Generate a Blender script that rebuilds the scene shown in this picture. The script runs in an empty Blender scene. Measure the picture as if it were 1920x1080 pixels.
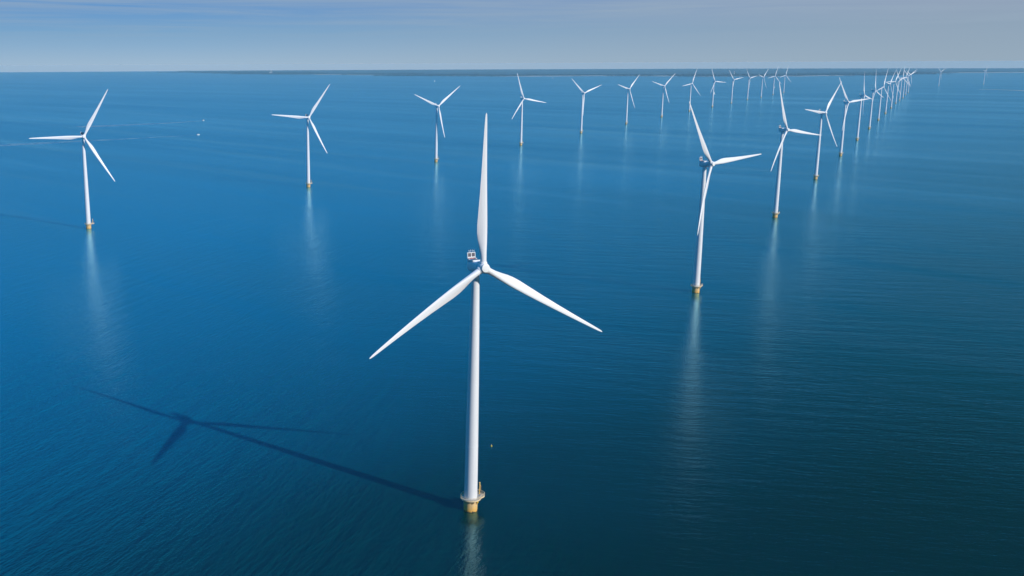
import bpy, bmesh, math, random
from mathutils import Matrix, Vector
R = math.radians
S = bpy.context.scene
C = S.collection

# ------------------------------------------------------------------ camera
CAM_H = 165.907
cd = bpy.data.cameras.new('camera'); cam = bpy.data.objects.new('camera', cd); C.objects.link(cam)
cd.sensor_width = 36.0; cd.lens = 1880.69/1920*36.0
cd.shift_x = (960-666.566)/1920.0; cd.shift_y = 0.0
cd.clip_start = 1.0; cd.clip_end = 120000.0
_p, _r = 0.2199006, -0.0045411                                      # pitch down, roll
_f = Vector((0, math.cos(_p), -math.sin(_p))); _u = Vector((0, math.sin(_p), math.cos(_p))); _x = Vector((1, 0, 0))
_x2 = _x*math.cos(_r)+_u*math.sin(_r); _u2 = -_x*math.sin(_r)+_u*math.cos(_r)
cam.matrix_world = Matrix(((_x2.x, _u2.x, -_f.x, 0), (_x2.y, _u2.y, -_f.y, 0), (_x2.z, _u2.z, -_f.z, CAM_H), (0, 0, 0, 1)))
S.camera = cam

# ------------------------------------------------------------------ sun, sky, exposure
SUN_AZ, SUN_EL = R(129.0), R(30.3)                                  # azimuth clockwise from +Y
sd = Vector((math.sin(SUN_AZ)*math.cos(SUN_EL), math.cos(SUN_AZ)*math.cos(SUN_EL), math.sin(SUN_EL)))
sl = bpy.data.lights.new('sun', 'SUN'); sl.energy = 4.2; sl.angle = R(0.53); sl.color = (1.0, 0.955, 0.90)
so = bpy.data.objects.new('sun', sl); C.objects.link(so); so.rotation_euler = sd.to_track_quat('Z', 'Y').to_euler()

S.view_settings.view_transform = 'Standard'; S.view_settings.look = 'None'
S.view_settings.exposure = 0.0; S.view_settings.gamma = 1.0
S.render.engine = 'CYCLES'
S.cycles.max_bounces = 6; S.cycles.volume_bounces = 0; S.cycles.sample_clamp_indirect = 4.0
S.cycles.caustics_reflective = False; S.cycles.caustics_refractive = False
S.cycles.use_denoising = True

def N(nt, t, **kw):
    n = nt.nodes.new(t)
    for k, v in kw.items():
        if k.startswith('i_'):
            key = k[2:]
            n.inputs[int(key) if key.isdigit() else key.replace('_', ' ')].default_value = v
        else: setattr(n, k, v)
    return n
def ramp(nt, stops, interp='LINEAR'):
    n = nt.nodes.new('ShaderNodeValToRGB'); cr = n.color_ramp; cr.interpolation = interp
    while len(cr.elements) < len(stops): cr.elements.new(0.5)
    for e, (p, c) in zip(cr.elements, stops):
        e.position = p; e.color = (c, c, c, 1) if isinstance(c, (int, float)) else (*c, 1)
    return n
def math_node(nt, op, a, b=None, clamp=False):
    n = nt.nodes.new('ShaderNodeMath'); n.operation = op; n.use_clamp = clamp
    for i, v in enumerate((a, b)):
        if v is None: continue
        if isinstance(v, (int, float)): n.inputs[i].default_value = v
        else: nt.links.new(v, n.inputs[i])
    return n.outputs[0]
def mixc(nt, fac, a, b, mode='MIX'):
    n = nt.nodes.new('ShaderNodeMix'); n.data_type = 'RGBA'; n.blend_type = mode
    for i, v in ((0, fac), (6, a), (7, b)):
        if isinstance(v, (int, float)): n.inputs[i].default_value = v
        elif isinstance(v, tuple): n.inputs[i].default_value = (*v, 1)
        else: nt.links.new(v, n.inputs[i])
    return n.outputs[2]

W = bpy.data.worlds.new("World"); S.world = W; W.use_nodes = True
nt = W.node_tree; nt.nodes.clear(); L = nt.links.new
out = N(nt, 'ShaderNodeOutputWorld'); bg = N(nt, 'ShaderNodeBackground'); L(bg.outputs[0], out.inputs[0])
bg.inputs['Strength'].default_value = 0.1
sky = N(nt, 'ShaderNodeTexSky'); sky.sky_type = 'NISHITA'; sky.sun_disc = False
sky.sun_elevation = SUN_EL; sky.sun_rotation = SUN_AZ; sky.air_density = 1.2; sky.dust_density = 1.5; sky.ozone_density = 2.0
tc = N(nt, 'ShaderNodeTexCoord'); sep = N(nt, 'ShaderNodeSeparateXYZ'); L(tc.outputs['Generated'], sep.inputs[0])
zc = math_node(nt, 'MAXIMUM', sep.outputs[2], 0.0)
# pale horizon; unseen dim band and bright zenith added to fill shade and colour water
K = 10.0
def sc(c): return tuple(K*v for v in c)
rp = ramp(nt, [(0.0, (.345, .490, .640)), (0.03, (.190, .378, .600)), (0.060, (.110, .290, .600)),
               (0.070, (.000, .165, .370)), (0.25, (.000, .115, .285)), (0.42, (.000, .035, .115)), (0.50, (.000, .09, .24)), (0.62, (.010, .28, .72)), (1.0, (.02, .34, .90))])
L(zc, rp.inputs[0])
# the side nearer the sun is greyer, its upper sky dimmed for the water
az = math_node(nt, 'ADD', math_node(nt, 'MULTIPLY', sep.outputs[0], 1.5), 0.25, True)
rp2 = ramp(nt, [(0.0, (.310, .410, .510)), (0.03, (.275, .375, .490)), (0.064, (.290, .360, .500)),
                (0.072, (.000, .150, .330)), (0.25, (.000, .080, .135)), (0.40, (.000, .024, .045)), (0.50, (.000, .05, .12)), (0.62, (.010, .20, .50)), (1.0, (.02, .32, .85))])
L(zc, rp2.inputs[0])
skyc = mixc(nt, az, rp.outputs[0], rp2.outputs[0])
# a paler rim right under the horizon, seen only through the haze beyond the water's edge
rimf = math_node(nt, 'MULTIPLY', math_node(nt, 'ADD', math_node(nt, 'MULTIPLY', sep.outputs[2], -1.0), 0.0003), 2500.0, True)
rimc = mixc(nt, 1.0, skyc, (2.25, 1.68, 1.38), 'MULTIPLY'); skyc = mixc(nt, rimf, skyc, rimc)
# thin streaks of high cloud
mp = N(nt, 'ShaderNodeMapping'); mp.inputs['Scale'].default_value = (2.2, 2.2, 60.0); mp.inputs['Rotation'].default_value = (0, R(0.9), 0)
L(tc.outputs['Generated'], mp.inputs[0])
nz = N(nt, 'ShaderNodeTexNoise', i_Scale=1.6, i_Detail=7.0, i_Roughness=0.62, i_Distortion=0.6); L(mp.outputs[0], nz.inputs['Vector'])
cr = ramp(nt, [(0.40, 0.0), (0.66, 1.0)]); L(nz.outputs[0], cr.inputs[0])
hi = ramp(nt, [(0.018, 0.0), (0.045, 1.0), (0.07, 1.0), (0.09, 0.0)]); L(zc, hi.inputs[0])
cf = math_node(nt, 'MULTIPLY', math_node(nt, 'MULTIPLY', cr.outputs[0], hi.outputs[0]), 0.6)
skyc = mixc(nt, cf, skyc, (.32, .42, .53))
sv = nt.nodes.new('ShaderNodeVectorMath'); sv.operation = 'SCALE'; sv.inputs['Scale'].default_value = K; L(skyc, sv.inputs[0])
fin = mixc(nt, 0.985, sky.outputs[0], sv.outputs[0])
L(fin, bg.inputs['Color'])

# ------------------------------------------------------------------ materials
def material(name):
    m = bpy.data.materials.new(name); m.use_nodes = True
    nt = m.node_tree; b = nt.nodes['Principled BSDF']
    return m, nt, b
def simple(name, col, rough=0.5, var=0.06, scale=1.0, metallic=0.0):
    m, nt, b = material(name)
    co = N(nt, 'ShaderNodeTexCoord'); nz = N(nt, 'ShaderNodeTexNoise', i_Scale=scale, i_Detail=5.0)
    nt.links.new(co.outputs['Object'], nz.inputs['Vector'])
    c = mixc(nt, nz.outputs[0], tuple(v*(1-var) for v in col), tuple(min(1, v*(1+var)) for v in col))
    nt.links.new(c, b.inputs['Base Color']); b.inputs['Roughness'].default_value = rough; b.inputs['Metallic'].default_value = metallic
    return m

def paint_white():
    m, nt, b = material('white_turbine_paint')
    co = N(nt, 'ShaderNodeTexCoord')
    mp = N(nt, 'ShaderNodeMapping'); mp.inputs['Scale'].default_value = (1.2, 1.2, 0.05); nt.links.new(co.outputs['Object'], mp.inputs[0])
    nz = N(nt, 'ShaderNodeTexNoise', i_Scale=1.0, i_Detail=6.0, i_Roughness=0.65); nt.links.new(mp.outputs[0], nz.inputs['Vector'])
    r = ramp(nt, [(0.35, 0.0), (0.75, 1.0)]); nt.links.new(nz.outputs[0], r.inputs[0])
    c = mixc(nt, r.outputs[0], (.81, .81, .82), (.73, .73, .73))
    nt.links.new(c, b.inputs['Base Color']); b.inputs['Roughness'].default_value = 0.42
    return m
def yellow_foundation():
    m, nt, b = material('faded_yellow_paint')
    co = N(nt, 'ShaderNodeTexCoord'); sp = N(nt, 'ShaderNodeSeparateXYZ'); nt.links.new(co.outputs['Object'], sp.inputs[0])
    mp = N(nt, 'ShaderNodeMapping'); mp.inputs['Scale'].default_value = (1.3, 1.3, 0.22); nt.links.new(co.outputs['Object'], mp.inputs[0])
    nz = N(nt, 'ShaderNodeTexNoise', i_Scale=1.0, i_Detail=7.0, i_Roughness=0.65); nt.links.new(mp.outputs[0], nz.inputs['Vector'])
    h = math_node(nt, 'ADD', math_node(nt, 'MULTIPLY', sp.outputs[2], 0.2), math_node(nt, 'MULTIPLY', math_node(nt, 'SUBTRACT', nz.outputs[0], 0.5), 0.7))
    r = ramp(nt, [(0.0, (.06, .05, .03)), (0.045, (.07, .06, .035)), (0.08, (.80, .42, .085)), (0.30, (.80, .48, .15)), (0.6, (.78, .53, .25)), (1.0, (.80, .58, .31))])
    nt.links.new(h, r.inputs[0])
    st = ramp(nt, [(0.55, 0.0), (0.72, 1.0)]); nt.links.new(nz.outputs[0], st.inputs[0])
    c = mixc(nt, math_node(nt, 'MULTIPLY', st.outputs[0], 0.45), r.outputs[0], (.42, .25, .09))
    nt.links.new(c, b.inputs['Base Color']); b.inputs['Roughness'].default_value = 0.6
    return m
M = {}
M['white'] = paint_white()
M['cap'] = simple('ivory_cap_paint', (.80, .79, .77), 0.4, 0.02)
M['yellow'] = yellow_foundation()
M['rail'] = simple('cream_yellow_rail_paint', (.80, .62, .38), 0.5, 0.12, 0.8)
M['deck'] = simple('grey_grating', (.42, .38, .32), 0.7, 0.15, 2.0)
M['crane'] = simple('orange_yellow_paint', (.72, .46, .14), 0.5, 0.1)
M['bracket'] = simple('rusty_brown_steel', (.16, .09, .04), 0.7, 0.3, 3.0)
M['fender'] = simple('bright_yellow_paint', (.75, .48, .04), 0.5, 0.1)
M['grille'] = simple('dark_cooler_grille', (.085, .075, .10), 0.6, 0.2, 4.0)
M['beige'] = simple('beige_deck_paint', (.60, .54, .44), 0.6, 0.1, 2.0)
M['signal'] = simple('red_grey_signal_paint', (.30, .13, .14), 0.5, 0.1)
M['hull'] = simple('white_boat_gelcoat', (.80, .80, .78), 0.3, 0.03)
M['glass'] = simple('dark_boat_glass', (.03, .04, .05), 0.15, 0.1)
M['sail'] = simple('white_sailcloth', (.80, .79, .75), 0.7, 0.04)
M['trim'] = simple('red_boat_trim', (.45, .10, .08), 0.5, 0.1)
M['concrete'] = simple('pale_render', (.70, .70, .68), 0.7, 0.08, 0.05)

def water():
    m, nt, b = material('sea_water'); L = nt.links.new
    g = N(nt, 'ShaderNodeNewGeometry'); pos = g.outputs['Position']
    def nz(rot, scl, scale, detail, rough=0.55, dist=0.0):
        mp = N(nt, 'ShaderNodeMapping', vector_type='POINT'); mp.inputs['Rotation'].default_value = (0, 0, R(rot)); mp.inputs['Scale'].default_value = scl
        # rotate first, then stretch: two mappings
        mp.inputs['Scale'].default_value = (1, 1, 1); L(pos, mp.inputs[0])
        m2 = N(nt, 'ShaderNodeMapping'); m2.inputs['Scale'].default_value = scl; L(mp.outputs[0], m2.inputs[0])
        n = N(nt, 'ShaderNodeTexNoise', i_Scale=scale, i_Detail=detail, i_Roughness=rough, i_Distortion=dist); L(m2.outputs[0], n.inputs['Vector'])
        return n.outputs[0]
    # wind waves: crests running one way over the left of the view, turning over the right
    sx = N(nt, 'ShaderNodeSeparateXYZ'); L(pos, sx.inputs[0])
    warp = nz(0, (1, 1, 1), 0.006, 3)
    turn = math_node(nt, 'ADD', math_node(nt, 'MULTIPLY', sx.outputs[0], 0.006), math_node(nt, 'MULTIPLY', warp, 1.4))
    turn = math_node(nt, 'SUBTRACT', turn, 0.4, True)
    wa = nz(-66, (0.30, 1.0, 1), 0.52, 3, 0.6)
    wb = nz(10, (0.30, 1.0, 1), 0.42, 3, 0.6)
    wc = nz(-30, (0.7, 1.0, 1), 1.3, 2, 0.6)
    swell = nz(-70, (0.22, 1.0, 1), 0.11, 2, 0.5)
    swel2 = nz(12, (0.22, 1.0, 1), 0.09, 2, 0.5)
    def lerp(f, a, c):
        n = N(nt, 'ShaderNodeMix'); L(f, n.inputs[0]); L(a, n.inputs[2]); L(c, n.inputs[3]); return n.outputs[0]
    hgt = lerp(turn, wa, wb)
    hgt = math_node(nt, 'ADD', hgt, math_node(nt, 'MULTIPLY', wc, 0.34))
    hgt = math_node(nt, 'ADD', hgt, math_node(nt, 'MULTIPLY', lerp(turn, swell, swel2), 1.5))
    # wind streaks and slicks: long bands of smoother and rougher water
    sl1 = nz(50, (0.045, 1.0, 1), 0.018, 4, 0.6, 0.4)
    sl2 = nz(42, (0.10, 1.0, 1), 0.004, 4, 0.55, 0.6)
    slick = ramp(nt, [(0.50, 0.0), (0.68, 1.0)]); L(sl1, slick.inputs[0])
    gust = ramp(nt, [(0.30, 0.0), (0.70, 1.0)]); L(sl2, gust.inputs[0])
    st = math_node(nt, 'ADD', 0.62, math_node(nt, 'MULTIPLY', gust.outputs[0], 0.55))
    st = math_node(nt, 'SUBTRACT', st, math_node(nt, 'MULTIPLY', slick.outputs[0], 0.30))
    bp = N(nt, 'ShaderNodeBump', i_Distance=0.21); L(hgt, bp.inputs['Height']); L(st, bp.inputs['Strength'])
    gl = N(nt, 'ShaderNodeBsdfGlossy', i_Roughness=0.17); gl.inputs['Color'].default_value = (.50, .92, 1.0, 1); L(bp.outputs[0], gl.inputs['Normal'])
    rgh = math_node(nt, 'ADD', 0.13, math_node(nt, 'MULTIPLY', gust.outputs[0], 0.08)); rgh = math_node(nt, 'SUBTRACT', rgh, math_node(nt, 'MULTIPLY', slick.outputs[0], 0.03)); L(rgh, gl.inputs['Roughness'])
    df = N(nt, 'ShaderNodeBsdfDiffuse'); bd = N(nt, 'ShaderNodeBump', i_Distance=4.2); L(hgt, bd.inputs['Height']); L(st, bd.inputs['Strength']); L(bd.outputs[0], df.inputs['Normal'])
    fr = N(nt, 'ShaderNodeFresnel', i_IOR=1.40); L(bp.outputs[0], fr.inputs['Normal'])
    ff = ramp(nt, [(0.0, 0.0), (0.05, 0.07), (0.28, 0.70), (0.6, 0.80), (1.0, 0.82)]); L(fr.outputs[0], ff.inputs[0])
    mx = N(nt, 'ShaderNodeMixShader'); L(ff.outputs[0], mx.inputs[0]); L(df.outputs[0], mx.inputs[1]); L(gl.outputs[0], mx.inputs[2])
    nt.nodes.remove(b); L(mx.outputs[0], nt.nodes['Material Output'].inputs['Surface'])
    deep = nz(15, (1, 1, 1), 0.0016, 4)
    # backscatter and sky brightening painted into the colour: dark near right, blue left and far
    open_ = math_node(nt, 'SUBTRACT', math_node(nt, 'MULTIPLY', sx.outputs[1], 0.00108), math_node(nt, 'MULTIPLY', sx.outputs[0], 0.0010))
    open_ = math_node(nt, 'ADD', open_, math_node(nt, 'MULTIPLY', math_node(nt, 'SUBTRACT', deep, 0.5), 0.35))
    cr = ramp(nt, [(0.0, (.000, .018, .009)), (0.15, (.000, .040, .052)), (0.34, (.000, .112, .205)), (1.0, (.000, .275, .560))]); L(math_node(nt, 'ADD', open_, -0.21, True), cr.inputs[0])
    # wind streaks: sky reflection on ruffled water painted as pale lines
    row = ramp(nt, [(0.52, 0.0), (0.66, 1.0)]); L(nz(49, (0.030, 1.0, 1), 0.015, 5, 0.6, 0.5), row.inputs[0])
    rowf = math_node(nt, 'MULTIPLY', math_node(nt, 'MULTIPLY', row.outputs[0], math_node(nt, 'MULTIPLY', math_node(nt, 'SUBTRACT', sx.outputs[1], 900.0), 0.0012, True)), 0.9)
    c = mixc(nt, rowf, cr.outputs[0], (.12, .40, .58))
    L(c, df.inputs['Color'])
    return m
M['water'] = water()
# ------------------------------------------------------------------ builders
def link(name, me, mat, parent=None, mtx=None):
    o = bpy.data.objects.new(name, me); C.objects.link(o)
    if mat is not None and not me.materials: me.materials.append(mat)
    if parent is not None: o.parent = parent
    if mtx is not None: o.matrix_local = mtx
    return o
def mesh(name, bm, mat, smooth=True):
    bmesh.ops.recalc_face_normals(bm, faces=bm.faces)
    me = bpy.data.meshes.new(name); bm.to_mesh(me); bm.free(); me.materials.append(mat)
    if smooth:
        me.polygons.foreach_set('use_smooth', [True]*len(me.polygons)); me.set_sharp_from_angle(angle=R(35))
    return me
def loft(bm, rings, caps=True):
    vs = [[bm.verts.new(p) for p in r] for r in rings]; n = len(rings[0])
    for a, b in zip(vs, vs[1:]):
        for i in range(n): bm.faces.new((a[i], a[(i+1) % n], b[(i+1) % n], b[i]))
    if caps: bm.faces.new(vs[0]); bm.faces.new(vs[-1])
def lathe(bm, prof, seg=40, axis='Z', off=(0, 0, 0), caps=True):
    rings = []
    for r, z in prof:
        ring = []
        for i in range(seg):
            a = 2*math.pi*i/seg; x, y = r*math.cos(a), r*math.sin(a)
            p = (x, y, z) if axis == 'Z' else (x, z, y)
            ring.append((p[0]+off[0], p[1]+off[1], p[2]+off[2]))
        rings.append(ring)
    loft(bm, rings, caps)
def box(bm, lo, hi, mtx=None, bev=0.0):
    b2 = bmesh.new(); bmesh.ops.create_cube(b2, size=1.0)
    for v in b2.verts: v.co = Vector([lo[i]+(v.co[i]+0.5)*(hi[i]-lo[i]) for i in range(3)])
    if bev: bmesh.ops.bevel(b2, geom=list(b2.edges), offset=bev, segments=2, affect='EDGES', profile=0.5)
    if mtx is not None: b2.transform(mtx)
    t = bpy.data.meshes.new('t'); b2.to_mesh(t); b2.free(); bm.from_mesh(t); bpy.data.meshes.remove(t)
def tube(bm, pts, r, seg=8, closed=False):
    pts = [Vector(p) for p in pts]; rings = []; n = len(pts)
    for i, p in enumerate(pts):
        if closed: t = pts[(i+1) % n]-pts[i-1]
        else: t = pts[min(i+1, n-1)]-pts[max(i-1, 0)]
        t.normalize(); ref = Vector((0, 0, 1)) if abs(t.z) < 0.9 else Vector((1, 0, 0))
        a = t.cross(ref).normalized(); b = t.cross(a)
        rr = r[i] if isinstance(r, (list, tuple)) else r
        rings.append([p+rr*(math.cos(2*math.pi*k/seg)*a+math.sin(2*math.pi*k/seg)*b) for k in range(seg)])
    if closed: rings.append(rings[0])
    loft(bm, rings, caps=not closed)
    if closed: bmesh.ops.remove_doubles(bm, verts=bm.verts, dist=1e-5)
def thing(name, label, cat, loc=(0, 0, 0), rz=0.0, group=None):
    o = bpy.data.objects.new(name, None); C.objects.link(o); o.location = loc; o.rotation_euler = (0, 0, rz)
    o['label'] = label; o['category'] = cat
    if group: o['group'] = group
    return o

# ------------------------------------------------------------------ water
FAR = 27000.0
bm = bmesh.new()
rads = [0.0, 300, 700, 1500, 3000, 6000, 12000, 24000, FAR]; seg = 96
rows = []
for r in rads[1:]: rows.append([bm.verts.new((r*math.cos(2*math.pi*i/seg), r*math.sin(2*math.pi*i/seg), 0)) for i in range(seg)])
c0 = bm.verts.new((0, 0, 0))
for i in range(seg): bm.faces.new((c0, rows[0][i], rows[0][(i+1) % seg]))
for a, b in zip(rows, rows[1:]):
    for i in range(seg): bm.faces.new((a[i], b[i], b[(i+1) % seg], a[(i+1) % seg]))
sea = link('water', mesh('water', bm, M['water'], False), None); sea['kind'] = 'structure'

# ------------------------------------------------------------------ wind turbine
HUB_Z, HUB_OFF, TILT = 95.0, 5.458, 0.098258
HUBM = Matrix.Translation((0, -HUB_OFF, HUB_Z)) @ Matrix.Rotation(-TILT, 4, 'X')

def blade_mesh():
    # r, chord, thickness, leading-edge x, twist in degrees, roundness (1 = cylinder)
    st = [(1.5, 2.25, 2.25, 1.125, 16, 1), (3.2, 2.25, 2.25, 1.125, 16, 1), (5.0, 2.35, 2.1, 1.14, 16, .85), (7.5, 2.85, 1.8, 1.22, 15, .5),
          (10, 3.4, 1.5, 1.30, 14, .2), (12.5, 3.7, 1.25, 1.35, 12.5, .05), (15.5, 3.68, 1.08, 1.36, 11, 0), (20, 3.28, .86, 1.30, 8.5, 0),
          (26, 2.72, .64, 1.16, 6, 0), (33, 2.15, .46, .98, 4, 0), (40, 1.66, .33, .79, 2.5, 0), (46, 1.25, .23, .60, 1.2, 0),
          (50, .97, .17, .46, .5, 0), (52.5, .72, .12, .33, 0, 0), (53.5, .50, .08, .22, 0, 0), (54.0, .18, .04, .06, 0, 0)]
    n = 28; rings = []
    for r, ch, th, le, tw, rd in st:
        y0 = -(r*math.sin(R(3)) + 54*(math.sin(R(5))-math.sin(R(3)))*(r/54)**2.4)
        ring = []
        for k in range(n):
            a = 2*math.pi*k/n
            s = 0.5*(1-math.cos(a)); sgn = 1 if a < math.pi else -1     # s: 0 at the leading edge, 1 at the trailing edge
            t = 5*(0.2969*math.sqrt(s)-0.126*s-0.3516*s*s+0.2843*s**3-0.1015*s**4)
            ya = sgn*t*th*(1.15 if sgn > 0 else .85); xa = le-s*ch
            xc = le-0.5*ch+0.5*ch*math.cos(a); yc = 0.5*th*math.sin(a)
            x = xa*(1-rd)+xc*rd; y = ya*(1-rd)+yc*rd
            ct, sn = math.cos(R(tw)), math.sin(R(tw))
            ring.append((x*ct+y*sn, -x*sn+y*ct+y0, r))
        rings.append(ring)
    bm = bmesh.new(); loft(bm, rings)
    return mesh('blade', bm, M['white'])

def nacelle_mesh():
    bm = bmesh.new()
    def ring(y, w, h, zc, p):
        out = []
        for k in range(32):
            a = 2*math.pi*k/32; ca, sa = math.cos(a), math.sin(a)
            out.append((w*math.copysign(abs(ca)**(2/p), ca), y, zc+h*math.copysign(abs(sa)**(2/p), sa)))
        return out
    # generator drum, then the canopy, in the tilted shaft frame with the hub at the origin
    loft(bm, [ring(1.75, 1.95, 1.95, 0, 2), ring(1.85, 2.1, 2.1, 0, 2), ring(3.05, 2.1, 2.1, 0, 2), ring(3.15, 1.98, 1.98, 0, 2)])
    loft(bm, [ring(3.18, 1.85, 1.85, -.02, 2.2), ring(3.9, 1.92, 1.95, -.05, 2.6), ring(6.0, 1.92, 2.0, -.08, 3.2), ring(8.0, 1.86, 1.92, .02, 3.2),
              ring(8.9, 1.72, 1.72, .12, 3), ring(9.25, 1.45, 1.4, .2, 2.8)])
    lathe(bm, [(1.42, -2.75), (1.42, -1.7)], 32, off=(0, HUB_OFF+.2, 0))
    return mesh('nacelle', bm, M['white'])
def deck_mesh():
    bm = bmesh.new()
    box(bm, (-1.35, 5.3, 1.94), (1.35, 8.6, 2.08), bev=.02)
    return mesh('hoist_deck', bm, M['beige'], False)
def rim_mesh():
    bm = bmesh.new()
    box(bm, (-1.55, 4.9, 1.9), (-1.36, 8.6, 2.42), bev=.02); box(bm, (1.36, 4.9, 1.9), (1.55, 8.6, 2.42), bev=.02)
    box(bm, (-1.36, 4.9, 1.9), (1.36, 5.06, 2.3), bev=.02)
    return mesh('deck_rim', bm, M['white'], False)
COOL = Matrix.Translation((0, 8.62, 2.0)) @ Matrix.Rotation(R(-4), 4, 'X')
def cooler_mesh():
    bm = bmesh.new()
    for x in (-1.62, 1.42): box(bm, (x, -.18, -.3), (x+.2, .22, 2.9), COOL, .02)
    for z, h in ((0.95, .34), (2.62, .28)): box(bm, (-1.42, -.178, z), (1.42, .218, z+h), COOL, .02)
    box(bm, (-.12, -.174, 1.29), (.12, .214, 2.62), COOL, .02)
    for x in (-1.62, 1.42): box(bm, (x, -1.1, -.3), (x+.2, -.18, .75), COOL, .02)
    return mesh('cooler', bm, M['white'], False)
def grille_mesh():
    bm = bmesh.new()
    for x0, x1 in ((-1.42, -.12), (.12, 1.42)):
        box(bm, (x0, -.02, 1.29), (x1, .12, 2.62), COOL)
        for k in range(4): box(bm, (x0+.05, -.09, 1.42+.3*k), (x1-.05, -.02, 1.5+.3*k), COOL)
    return mesh('cooler_grille', bm, M['grille'], False)
def panel_mesh():
    bm = bmesh.new(); box(bm, (-1.42, -.03, .42), (1.42, .1, .95), COOL)  # red-grey sheet filling the gap below the grille
    return mesh('signal_panel', bm, M['signal'], False)
def antenna_mesh(x, dx, h):
    bm = bmesh.new()
    tube(bm, [(x, 8.45, 4.85), (x+dx*.3, 8.42, 4.85+h*.5), (x+dx, 8.4, 4.85+h)], .055, 6)
    lathe(bm, [(.04, 0), (.11, .04), (.11, .3), (.05, .36)], 10, off=(x, 8.45, 4.85+h*.45))
    return mesh('antenna', bm, M['white'])
def hub_mesh():
    bm = bmesh.new()
    lathe(bm, [(1.55, 1.7), (1.85, 1.55), (2.0, 1.1), (2.02, .2), (1.96, -.6), (1.78, -1.2), (1.62, -1.42)], 48, 'Y')
    for k in range(3):
        m = Matrix.Rotation(2*math.pi*k/3, 4, 'Y')
        b2 = bmesh.new(); lathe(b2, [(1.42, .9), (1.42, 1.95), (1.36, 2.12), (1.2, 2.16)], 36); b2.transform(m)
        t = bpy.data.meshes.new('t'); b2.to_mesh(t); b2.free(); bm.from_mesh(t); bpy.data.meshes.remove(t)
    return mesh('hub', bm, M['white'])
def cap_mesh():
    bm = bmesh.new(); lathe(bm, [(1.52, -1.40), (1.60, -1.46), (1.60, -1.9), (1.52, -2.02), (1.3, -2.08), (.7, -2.14), (.02, -2.16)], 48, 'Y')
    return mesh('nose_cap', bm, M['cap'])
def tower_mesh():
    bm = bmesh.new(); pr = []
    z0, z1, r0, r1 = 4.9, 92.6, 2.46, 1.36
    joints = [4.9, 26.0, 50.0, 72.0, 92.6]
    for a, b in zip(joints, joints[1:]):
        for k in range(9):
            z = a+(b-a)*k/9; q = (z-z0)/(z1-z0); pr.append((r0+(r1-r0)*q**1.55, z))
        zz = b-.12; q = (zz-z0)/(z1-z0); rr = r0+(r1-r0)*q**1.55
        pr += [(rr, zz), (rr+.035, zz+.02), (rr+.035, zz+.1)]
    lathe(bm, pr, 56)
    return mesh('tower', bm, M['white'])
def door_mesh():
    bm = bmesh.new(); box(bm, (-.5, -2.52, 5.75), (.5, -2.36, 8.0), Matrix.Rotation(R(150), 4, 'Z'), .06)
    return mesh('door', bm, M['rail'], False)
def pile_mesh():
    bm = bmesh.new(); lathe(bm, [(2.62, -4.0), (2.62, .02), (2.62, 4.2), (2.7, 4.25), (2.7, 4.75), (2.5, 4.95)], 56)
    return mesh('transition_piece', bm, M['yellow'])
# platform outline: a ring that swells into a lobe on one side (+X of the platform frame)
def outline(a, k=0.0):
    d = (a+math.pi) % (2*math.pi)-math.pi
    return 3.85+k+2.2*math.exp(-(d/0.62)**4)
def platform_mesh():
    bm = bmesh.new(); n = 72; rings = []
    for (ri, z) in ((0, 5.0), (1, 5.0), (1, 4.72), (0, 4.72)):
        rings.append([((outline(2*math.pi*i/n) if ri else 2.2)*math.cos(2*math.pi*i/n), (outline(2*math.pi*i/n) if ri else 2.2)*math.sin(2*math.pi*i/n), z) for i in range(n)])
    rings.append(rings[0]); loft(bm, rings, caps=False); bmesh.ops.remove_doubles(bm, verts=bm.verts, dist=1e-5)
    return mesh('platform', bm, M['rail'], False)
def grating_mesh():
    bm = bmesh.new(); n = 72
    a = [bm.verts.new((2.3*math.cos(2*math.pi*i/n), 2.3*math.sin(2*math.pi*i/n), 5.012)) for i in range(n)]
    b = [bm.verts.new((outline(2*math.pi*i/n, -.12)*math.cos(2*math.pi*i/n), outline(2*math.pi*i/n, -.12)*math.sin(2*math.pi*i/n), 5.012)) for i in range(n)]
    for i in range(n): bm.faces.new((a[i], a[(i+1) % n], b[(i+1) % n], b[i]))
    return mesh('grating', bm, M['deck'], False)
def railing_mesh():
    bm = bmesh.new(); n = 72
    P = lambda i, z, k=-.08: (outline(2*math.pi*i/n, k)*math.cos(2*math.pi*i/n), outline(2*math.pi*i/n, k)*math.sin(2*math.pi*i/n), z)
    for z, r in ((6.15, .055), (5.75, .035), (5.4, .035)):
        b2 = bmesh.new(); tube(b2, [P(i, z) for i in range(n)], r, 6, True)
        t = bpy.data.meshes.new('t'); b2.to_mesh(t); b2.free(); bm.from_mesh(t); bpy.data.meshes.remove(t)
    for i in range(0, n, 3): tube(bm, [P(i, 5.0), P(i, 6.15)], .05, 6)
    for i in range(n):                                              # kick plate
        q = [bm.verts.new(p) for p in (P(i, 5.02, -.04), P(i+1, 5.02, -.04), P(i+1, 5.2, -.04), P(i, 5.2, -.04))]; bm.faces.new(q)
    return mesh('railing', bm, M['rail'])
def crane_mesh():
    bm = bmesh.new()
    lathe(bm, [(.34, 5.0), (.34, 5.25), (.2, 5.3), (.19, 8.8), (.24, 8.85), (.24, 9.2)], 16, off=(4.9, .3, 0))
    lathe(bm, [(.02, 9.15), (.26, 9.25), (.36, 9.5), (.26, 9.75), (.02, 9.84)], 16, off=(4.9, .3, 0))
    tube(bm, [(4.9, .3, 9.1), (5.25, .1, 8.4), (5.32, .08, 6.3)], [.13, .11, .08], 8)
    return mesh('davit_crane', bm, M['crane'])
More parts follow.
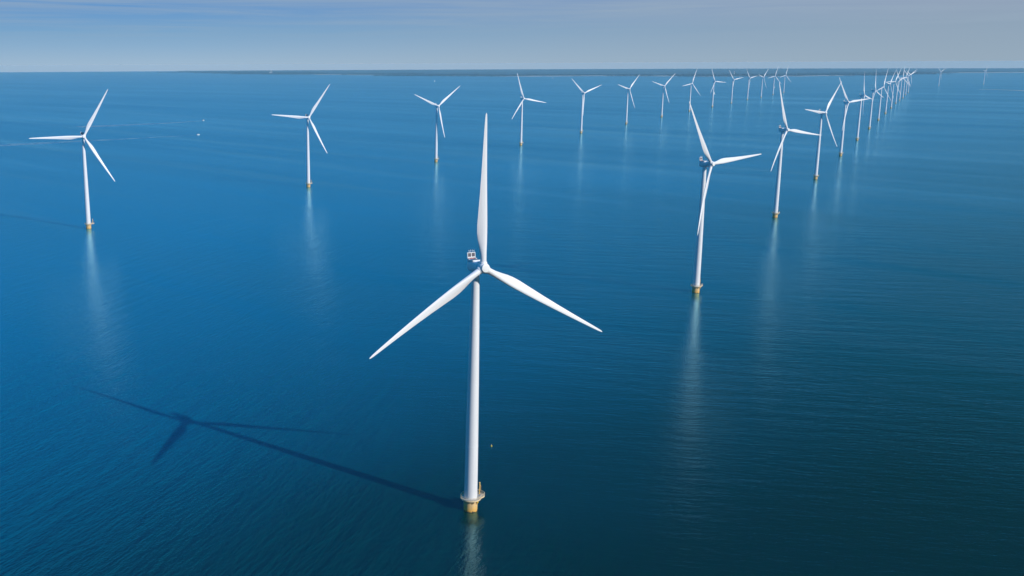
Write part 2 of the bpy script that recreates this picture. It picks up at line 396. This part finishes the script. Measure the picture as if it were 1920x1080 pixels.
def bracket_mesh():
    bm = bmesh.new(); box(bm, (-.3, -3.3, 4.35), (.3, -2.55, 4.72), bev=.04); box(bm, (.02, -3.3, 3.7), (.3, -2.95, 4.4), bev=.05); box(bm, (-.28, -2.95, 4.1), (-.1, -2.6, 4.36), bev=.03)
    return mesh('bracket', bm, M['bracket'], False)
def fender_mesh():
    bm = bmesh.new(); lathe(bm, [(.2, 3.6), (.36, 3.7), (.36, 4.5), (.25, 4.68)], 16, off=(0, -3.0, 0)); tube(bm, [(-.35, -2.75, 4.4), (-.38, -3.2, 4.3), (-.38, -3.2, 3.3), (-.35, -2.7, 3.2)], .09, 8)
    return mesh('fender', bm, M['fender'])
def lamp_mesh():
    bm = bmesh.new(); tube(bm, [(0, -2.7, 4.55), (0, -3.2, 4.5)], .06, 6); lathe(bm, [(.08, 4.05), (.17, 4.1), (.17, 4.45), (.08, 4.5)], 12, off=(0, -3.25, 0))
    return mesh('lamp', bm, M['cap'])
MS = dict(blade=blade_mesh(), nacelle=nacelle_mesh(), hub=hub_mesh(), nose_cap=cap_mesh(), tower=tower_mesh(), transition_piece=pile_mesh(),
          platform=platform_mesh(), railing=railing_mesh(), grating=grating_mesh(), davit_crane=crane_mesh(), bracket=bracket_mesh(), fender=fender_mesh(), lamp=lamp_mesh(),
          cooler=cooler_mesh(), cooler_grille=grille_mesh(), signal_panel=panel_mesh(), hoist_deck=deck_mesh(), deck_rim=rim_mesh(), door=door_mesh())
ANT = [antenna_mesh(-.95, -.3, .95), antenna_mesh(-.35, -.1, 1.15), antenna_mesh(.3, .05, 1.1), antenna_mesh(.9, .45, 1.0)]
LOBE = R(38)                                                        # the same compass direction on every foundation

def wind_turbine(x, y, yaw, azim, label, group):
    t = thing('wind_turbine', label, 'wind turbine', (x, y, 0), R(yaw), group)
    d = math.hypot(x, y)
    near = d < 1900
    fix = Matrix.Rotation(-R(yaw), 4, 'Z')
    tw = link('tower', MS['tower'], None, t)
    if d < 900: link('door', MS['door'], None, tw)
    link('transition_piece', MS['transition_piece'], None, t, fix)
    if d < 4300:
        pf = link('platform', MS['platform'], None, t, fix @ Matrix.Rotation(LOBE, 4, 'Z'))
        link('railing', MS['railing'], None, pf); link('davit_crane', MS['davit_crane'], None, pf)
        if near:
            link('grating', MS['grating'], None, pf)
            un = Matrix.Rotation(-LOBE, 4, 'Z')
            link('bracket', MS['bracket'], None, pf, un @ Matrix.Rotation(R(12), 4, 'Z'))
            link('fender', MS['fender'], None, pf, un @ Matrix.Rotation(R(52), 4, 'Z'))
            link('lamp', MS['lamp'], None, pf, un @ Matrix.Rotation(R(-76), 4, 'Z'))
    nc = link('nacelle', MS['nacelle'], None, t, HUBM)
    if d < 3000:
        cl = link('cooler', MS['cooler'], None, nc); link('hoist_deck', MS['hoist_deck'], None, nc)
        if near:
            link('cooler_grille', MS['cooler_grille'], None, nc); link('signal_panel', MS['signal_panel'], None, nc); link('deck_rim', MS['deck_rim'], None, nc)
            for a in ANT: link('antenna', a, None, nc)
    hb = link('hub', MS['hub'], None, t, HUBM @ Matrix.Rotation(R(azim), 4, 'Y'))
    if d < 3000: link('nose_cap', MS['nose_cap'], None, hb)
    for k in range(3): link('blade', MS['blade'], None, t, HUBM @ Matrix.Rotation(R(azim+120*k), 4, 'Y'))
    return t
GL, GR, GF = 'wind turbines in the row that runs from the far left', 'wind turbines in the near row that runs back to the right', 'lone turbines far off on the right'
TURBINES = [
 (43.398, 354.358, 21.735, 0.213, 'large white turbine nearest the viewer, one blade pointing straight up', GR),
 (251.161, 721.938, 35.335, -34.3, 'second nearest turbine, right of the big one, with a long blade pointing right', GR),
 (458.67, 1086.08, 31.736, -21.383, 'turbine whose right blade tip crosses the tower of the next turbine behind it', GR),
 (666.492, 1450.893, 31.972, 36.377, 'turbine with its left blade level and its upper blade crossing a tip behind it', GR),
 (875.781, 1816.998, 27.762, -36.007, 'turbine with one blade down along its tower and a blade level to the right', GR),
 (1082.094, 2178.031, 51.394, -19.836, 'turbine seen half side-on, its blade hanging clear in front of its tower', GR),
 (1295.503, 2551.932, 46.899, -9.025, 'turbine seen half side-on with one blade almost straight up, base clear in a gap', GR),
 (1505.177, 2918.637, 37.936, 18.347, 'white turbine after the half side-on pair, low blade reaching down to the right', GR),
 (1718.082, 3291.757, 42.184, 38.301, 'turbine at the front of the tight cluster, short blade level to the left', GR),
 (1931.741, 3665.731, 28.699, 30.804, 'turbine in the tight cluster, upper blade leaning right, lower blade crossing the next tower', GR),
 (2168.056, 4082.485, 32.951, -39.14, 'turbine in the tight cluster with its upper blade leaning left, fifth from the far end', GR),
 (2357.036, 4410.32, 28.5, 6.511, 'turbine in the tight cluster whose blade stands highest above the horizon', GR),
 (2524.508, 4697.483, 27.6, 25.923, 'turbine in the tight cluster, third from the far end, upper blade leaning right', GR),
 (2772.617, 5136.483, 22.922, -53.066, 'next to last turbine of the tight cluster, two blades in a wide V', GR),
 (2997.366, 5529.874, 26.921, 57.292, 'last and smallest turbine of the tight cluster, blade reaching out to the right', GR),
 (-277.019, 1031.25, 24.175, 29.916, 'white turbine furthest left, one blade level to the left and one raised', GL),
 (-64.388, 1382.428, 21.868, 35.132, 'white turbine between the leftmost one and the big upright blade, left blade level', GL),
 (140.131, 1739.419, 28.078, 52.166, 'turbine just left of the big upright blade, two blades in a wide V', GL),
 (343.018, 2087.379, 26.93, -19.605, 'turbine just right of the big upright blade, upper blade leaning left', GL),
 (546.816, 2447.317, 27.972, -50.184, 'turbine with a wide V of blades and the third blade hidden along its tower', GL),
 (749.569, 2802.329, 34.309, 44.034, 'nearer of two look-alike turbines with left blade raised and lower blade hanging right', GL),
 (952.155, 3152.887, 23.516, 45.384, 'further of two look-alike turbines with left blade raised and lower blade hanging right', GL),
 (1154.631, 3510.373, 28.99, 20.953, "turbine whose foot stands behind the second nearest turbine's raised blade tip", GL),
 (1352.396, 3851.194, 28.713, -25.383, 'distant turbine with a white sail beside its tower, right blade level', GL),
 (1550.367, 4194.185, 29.259, -40.975, 'distant turbine just beyond the one with a sail, blade along its tower', GL),
 (1765.851, 4585.686, 38.232, -40.786, 'distant turbine in front of the pale tower on the shore, blade along its tower', GL),
 (1945.235, 4882.729, 38.5, 43.057, 'distant turbine, third from the end of its row, lower blade hanging right', GL),
 (2160.807, 5273.075, 21.135, 18.584, 'distant turbine, next to last of its row, lower blade touching a nearer blade tip', GL),
 (2349.492, 5593.058, 26.258, 16.96, 'distant turbine at the end of its row, foot half hidden by a nearer raised blade', GL),
 (3976.26, 6960.48, 30.229, -56.17, 'left one of two lone distant turbines, blades in a wide V, right of the cluster', GF),
 (4555.738, 7408.357, 33.191, 34.721, 'rightmost distant turbine, standing alone near the edge of the view', GF),
]
for T in TURBINES: wind_turbine(*T)

# ------------------------------------------------------------------ boats
def motor_boat(x, y, head, label, grp):
    t = thing('motor_boat', label, 'boat', (x, y, 0), R(head), grp)
    bm = bmesh.new(); rings = []
    for s in range(11):                                             # hull, bow towards +X
        u = s/10; xx = -4.0+8.4*u; w = 1.35*(1-max(0, (u-.45)/.55)**2.2)+.02; zt = 1.0+.55*u**2
        rings.append([(xx, -w, zt), (xx, -w*.82, .1), (xx, 0, -.4+.3*u), (xx, w*.82, .1), (xx, w, zt), (xx, w*.85, zt-.05), (xx, 0, zt+.02), (xx, -w*.85, zt-.05)])
    loft(bm, rings); link('hull', mesh('hull', bm, M['hull']), None, t)
    bm = bmesh.new(); box(bm, (-1.6, -1.0, 1.1), (1.2, 1.0, 2.3), bev=.12); box(bm, (-2.0, -1.05, 2.3), (1.0, 1.05, 2.45), bev=.05)
    cb = link('cabin', mesh('cabin', bm, M['hull']), None, t)
    bm = bmesh.new(); box(bm, (1.19, -.85, 1.55), (1.24, .85, 2.15)); box(bm, (-1.3, -1.03, 1.55), (.9, -.99, 2.1)); box(bm, (-1.3, .99, 1.55), (.9, 1.03, 2.1))
    link('window', mesh('window', bm, M['glass'], False), None, cb)
    bm = bmesh.new(); box(bm, (-4.5, -.3, .2), (-4.0, .3, 1.5), bev=.08); link('outboard_motor', mesh('outboard_motor', bm, M['trim']), None, t)
    return t
GB = 'small motor boats with wakes on the left'
motor_boat(-459, 3081, 58, 'further of two small white motor boats left of the second left turbine', GB)
motor_boat(-378, 2444, 42, 'nearer of two small white motor boats left of the second left turbine', GB)
def sail_boat(x, y, head, s, label):
    t = thing('sailing_boat', label, 'sailboat', (x, y, 0), R(head), 'tiny sailing boats far out on the water'); t.scale = (s, s, s)
    bm = bmesh.new(); rings = []
    for k in range(11):
        u = k/10; xx = -5+10*u; w = 1.6*math.sin(math.pi*min(1, .18+.82*(1-u)*1.0))**.8+.03
        rings.append([(xx, -w, 1.1), (xx, -w*.7, .1), (xx, 0, -.5), (xx, w*.7, .1), (xx, w, 1.1), (xx, 0, 1.2)])
    loft(bm, rings); link('hull', mesh('hull', bm, M['hull']), None, t)
    bm = bmesh.new(); tube(bm, [(.6, 0, 1), (.6, 0, 15.5)], [.12, .08], 8); tube(bm, [(.6, 0, 2.4), (-4.6, .5, 2.4)], .09, 8); link('mast', mesh('mast', bm, M['cap']), None, t)
    def sail(name, a, b, c, bul):
        bm = bmesh.new(); a, b, c = Vector(a), Vector(b), Vector(c); n = 8; g = {}
        for side in (0, 1):
            for i in range(n+1):
                for j in range(n+1-i):
                    u, v = i/n, j/n; p = a*(1-u-v)+b*u+c*v; p = p+Vector((0, bul*4*u*(1-u-v)+bul*3*v*(1-v)*.6-.03*side, 0)); g[side, i, j] = bm.verts.new(p)
            for i in range(n):
                for j in range(n-i):
                    bm.faces.new((g[side, i, j], g[side, i+1, j], g[side, i, j+1]))
                    if i+j < n-1: bm.faces.new((g[side, i+1, j], g[side, i+1, j+1], g[side, i, j+1]))
        link(name, mesh(name, bm, M['sail']), None, t)
    sail('mainsail', (.5, 0, 2.6), (-4.5, .5, 2.6), (.5, 0, 15.2), .5); sail('jib', (4.8, 0, 1.4), (.9, .6, 1.9), (.7, 0, 13.5), .5)
    return t
sail_boat(1897, 5385, 20, 1.0, 'white sail close beside the tower of a distant turbine in the left row')
sail_boat(2736, 6658, 50, 0.9, 'white sail beside the next to last turbine of the left row')
sail_boat(750, 9587, 10, 1.1, 'tiny white sail far out above the turbine left of the big upright blade')
sail_boat(2178, 11241, 30, 0.9, 'faint tiny sail close to the far shore, left of the wide V turbine')
t = thing('buoy', 'small yellow buoy floating close to the right of the nearest tower', 'buoy', (60, 419, 0))
bm = bmesh.new(); lathe(bm, [(.1, -.35), (.32, -.2), (.36, .1), (.3, .35), (.12, .5)], 20); link('float', mesh('float', bm, M['fender']), None, t)
bm = bmesh.new(); lathe(bm, [(.05, .45), (.05, .85), (.1, .88), (.1, .98), (.03, 1.0)], 10); link('top_mark', mesh('top_mark', bm, M['rail']), None, t)

# wakes: long thin ruffled trails lying on the water
def wake_mat():
    m, nt, b = material('ruffled_wake_water'); L = nt.links.new
    g = N(nt, 'ShaderNodeNewGeometry'); nz = N(nt, 'ShaderNodeTexNoise', i_Scale=.03, i_Detail=5.0); L(g.outputs['Position'], nz.inputs['Vector'])
    b.inputs['Base Color'].default_value = (.26, .46, .58, 1); b.inputs['Roughness'].default_value = .5
    r = ramp(nt, [(.35, .16), (.75, .75)]); L(nz.outputs[0], r.inputs[0]); L(r.outputs[0], b.inputs['Alpha'])
    return m
M['wake'] = wake_mat()
def wake(pts, w0, w1):
    bm = bmesh.new(); n = 40; prev = None
    P = [Vector((*p, 0.03)) for p in pts]
    def at(u):
        a, b, c = P; return a*(1-u)**2+b*2*u*(1-u)+c*u*u
    for i in range(n+1):
        u = i/n; p = at(u); tg = (at(min(1, u+.01))-at(max(0, u-.01))).normalized(); nn = Vector((-tg.y, tg.x, 0)); w = w0+(w1-w0)*u
        e = (bm.verts.new(p-nn*w), bm.verts.new(p+nn*w))
        if prev: bm.faces.new((prev[0], e[0], e[1], prev[1]))
        prev = e
    o = link('boat_wake', mesh('boat_wake', bm, M['wake'], False), None); o['kind'] = 'stuff'
    o['label'] = 'pale wake trailing behind a small motor boat'; o['category'] = 'wake'
wake([(-381, 2440), (-600, 2260), (-800, 2120)], 2.5, 34)
wake([(-461, 3077), (-530, 2930), (-760, 2790)], 2.5, 40)

# ------------------------------------------------------------------ far shore
def land_mat():
    m, nt, b = material('far_farmland'); L = nt.links.new
    g = N(nt, 'ShaderNodeNewGeometry'); mp = N(nt, 'ShaderNodeMapping'); mp.inputs['Scale'].default_value = (1, .35, 1); L(g.outputs['Position'], mp.inputs[0])
    v = N(nt, 'ShaderNodeTexVoronoi', i_Scale=.0022); L(mp.outputs[0], v.inputs['Vector'])
    r = ramp(nt, [(0, (.014, .065, .105)), (.35, (.018, .075, .115)), (.6, (.022, .085, .120)), (.8, (.06, .120, .135)), (1, (.016, .070, .110))]); L(v.outputs['Color'], r.inputs[0]); L(r.outputs[0], b.inputs['Base Color'])  # blue of the distant haze mixed into the field colours
    b.inputs['Roughness'].default_value = .9
    return m
M['land'] = land_mat()
M['shore'] = simple('pale_dike_stone', (.50, .50, .45), .9, .2, .004)
M['wood'] = simple('dark_woodland', (.005, .036, .062), .9, .4, .01)  # tree colour pushed towards the blue of the haze
M['sand'] = simple('pale_sand', (.46, .41, .32), .9, .15, .05)
random.seed(4)
SH = [(-4200, 24500), (-3323, 22456), (-2600, 20800), (-1900, 19600), (-1300, 17900), (-549, 16291), (651, 14690), (1500, 13900), (2291, 13230), (2979, 13155), (3600, 12900), (4195, 12689),
      (4700, 12300), (5230, 12029), (5700, 12450), (6209, 12758), (7100, 13900), (8099, 14753), (9559, 14876), (11500, 14700), (14500, 14000), (19000, 12500)]
def shore_at(u):
    i = min(int(u), len(SH)-2); f = u-i; a, b = SH[i], SH[i+1]; return a[0]*(1-f)+b[0]*f, a[1]*(1-f)+b[1]*f
pts = []
for k in range((len(SH)-1)*8+1):
    x, y = shore_at(k/8); pts.append((x+random.uniform(-50, 50), y+random.uniform(-90, 90)))
def back(p, dist):
    r = math.hypot(*p); q = min(r+dist, FAR-60); return (p[0]*q/r, p[1]*q/r)
bm = bmesh.new(); cols = []
for p in pts:
    cols.append([bm.verts.new((*back(p, d), z)) for d, z in ((0, .3), (60, 4), (260, 4.5), (1500, 4), (5000, 6), (10000, 8), (30000, 8))])
for a, b in zip(cols, cols[1:]):
    for i in range(len(a)-1): bm.faces.new((a[i], b[i], b[i+1], a[i+1]))
ld = link('land', mesh('land', bm, M['land'], False), None); ld['kind'] = 'structure'
bm = bmesh.new(); prev = None
for k, p in enumerate(pts):
    w = 160+140*math.sin(k*.23)+random.uniform(-60, 60)
    e = (bm.verts.new((*back(p, -max(30, w)), .25)), bm.verts.new((*back(p, 60), 4.3)))
    if prev: bm.faces.new((prev[0], e[0], e[1], prev[1]))
    prev = e
sh = link('shore', mesh('shore', bm, M['shore'], False), None); sh['kind'] = 'structure'
def lump(bm, x, y, z, rx, ry, rz):
    rot = random.random()*6.28; vs = []
    for lv, (rr, zz) in enumerate(((1.0, 0), (.92, .55), (.5, .95))):
        vs.append([bm.verts.new((x+rx*rr*math.cos(rot+k*1.047)*random.uniform(.8, 1.2), y+ry*rr*math.sin(rot+k*1.047)*random.uniform(.8, 1.2), z+rz*zz*random.uniform(.8, 1.15))) for k in range(6)])
    for a, b in zip(vs, vs[1:]):
        for k in range(6): bm.faces.new((a[k], a[(k+1) % 6], b[(k+1) % 6], b[k]))
    bm.faces.new(vs[-1])
bm = bmesh.new()
for belt in range(150):
    u = random.uniform(1.0, len(SH)-1.6); p = shore_at(u); dist = random.choice([90, 120, 160, 240, 400, 700])*random.uniform(.8, 1.2)
    n = random.randint(8, 46); q = back(p, dist); dx = random.choice([-1, 1])
    h = random.uniform(7, 14)
    for k in range(n):
        x = q[0]+k*dx*26+random.uniform(-12, 12); y = q[1]+random.uniform(-30, 30)+k*random.uniform(-2, 2)
        if math.hypot(x, y) > FAR-200: continue
        lump(bm, x, y, 3.6, random.uniform(14, 28), random.uniform(14, 30), h*random.uniform(.7, 1.2))
wd = link('woods', mesh('woods', bm, M['wood']), None); wd['kind'] = 'stuff'; wd['label'] = 'hazy dark belts of trees along the far shore'; wd['category'] = 'woods'
# pale tower and a pale block on the shore
t = thing('shore_tower', 'slim pale tower standing on the hazy far shore behind the left row', 'tower', (4786, 12930, 4))
bm = bmesh.new(); lathe(bm, [(5.5, 0), (5.2, 8), (3.6, 40), (3.4, 42), (5.0, 42.5), (5.0, 45), (3.2, 45.2), (3.2, 50)], 24); link('shaft', mesh('shaft', bm, M['concrete']), None, t)
bm = bmesh.new(); lathe(bm, [(3.7, 50), (3.4, 52), (1.2, 55), (.1, 58)], 24); link('roof', mesh('roof', bm, M['trim']), None, t)
bm = bmesh.new(); box(bm, (-18, -6, 0), (-5.2, 6, 9), bev=.2); link('annex', mesh('annex', bm, M['concrete'], False), None, t)
t = thing('silo_building', 'pale blocky building on the thin strip of far land at upper left', 'building', (-1565, 19300, 4))
bm = bmesh.new(); box(bm, (-14, -12, 0), (14, 12, 40), bev=.4); box(bm, (-34, -10, 0), (-14.1, 10, 20), bev=.3); link('wall', mesh('wall', bm, M['concrete'], False), None, t)
bm = bmesh.new(); box(bm, (-14.6, -12.6, 40.1), (14.6, 12.6, 42), bev=.3); link('roof', mesh('roof', bm, M['deck'], False), None, t)
bm = bmesh.new()
for k in range(3): box(bm, (-10+8*k, -12.3, 6), (-6+8*k, -12.05, 34))
link('window', mesh('window', bm, M['glass'], False), None, t)
# turbines on the far land, barely showing through the haze
for px, d in ((384, 21800), (420, 21500), (431, 21700), (448, 21000), (457, 21300), (483, 20500)):
    x = (px-666.566)/1880.69*d*.985
    wind_turbine(x, d, random.uniform(10, 35), random.uniform(0, 120), 'very faint turbine on the hazy horizon above the leftmost turbines', 'faint turbines on the horizon at upper left')
# low sand spit with scrub at the right edge
bm = bmesh.new(); prev = None
SP = [(3742, 6120, 3), (3800, 5990, 5), (3790, 5880, 14), (3800, 5780, 40), (3860, 5650, 70), (4000, 5480, 90), (4300, 5300, 110)]
for x, y, w in SP:
    e = [bm.verts.new((x-w*.7, y-w*.9, -.1)), bm.verts.new((x-w*.25, y-w*.3, .9)), bm.verts.new((x+w*.3, y+w*.4, .9)), bm.verts.new((x+w*.7, y+w*.9, -.1))]
    if prev:
        for i in range(3): bm.faces.new((prev[i], e[i], e[i+1], prev[i+1]))
    prev = e
sp = link('sandbank', mesh('sandbank', bm, M['sand']), None); sp['kind'] = 'structure'
bm = bmesh.new()
for k in range(70): 
    u = random.random(); x = 3815+u*300+random.uniform(-8, 18); y = 5770-u*330+random.uniform(-10, 30); lump(bm, x, y, .7, random.uniform(4, 9), random.uniform(4, 9), random.uniform(3, 6))
sb = link('scrub', mesh('scrub', bm, M['wood']), None); sb['kind'] = 'stuff'; sb['label'] = 'dark scrub growing on the sandbank at the right edge'; sb['category'] = 'scrub'

# ------------------------------------------------------------------ haze
HD = 4.4e-5
m = bpy.data.materials.new('haze_air'); m.use_nodes = True; nt = m.node_tree; nt.nodes.clear()
o_ = N(nt, 'ShaderNodeOutputMaterial'); v_ = N(nt, 'ShaderNodeVolumePrincipled'); nt.links.new(v_.outputs[0], o_.inputs['Volume'])
v_.inputs['Color'].default_value = (.40, .78, 1.0, 1); v_.inputs['Density'].default_value = HD; v_.inputs['Anisotropy'].default_value = 0.0
bm = bmesh.new(); box(bm, (-FAR-300, -FAR-300, -5.0), (FAR+300, FAR+300, 166.6))
hz = link('haze', mesh('haze', bm, m, False), None); hz['kind'] = 'stuff'; hz['label'] = 'thin blue haze over the water'; hz['category'] = 'haze'
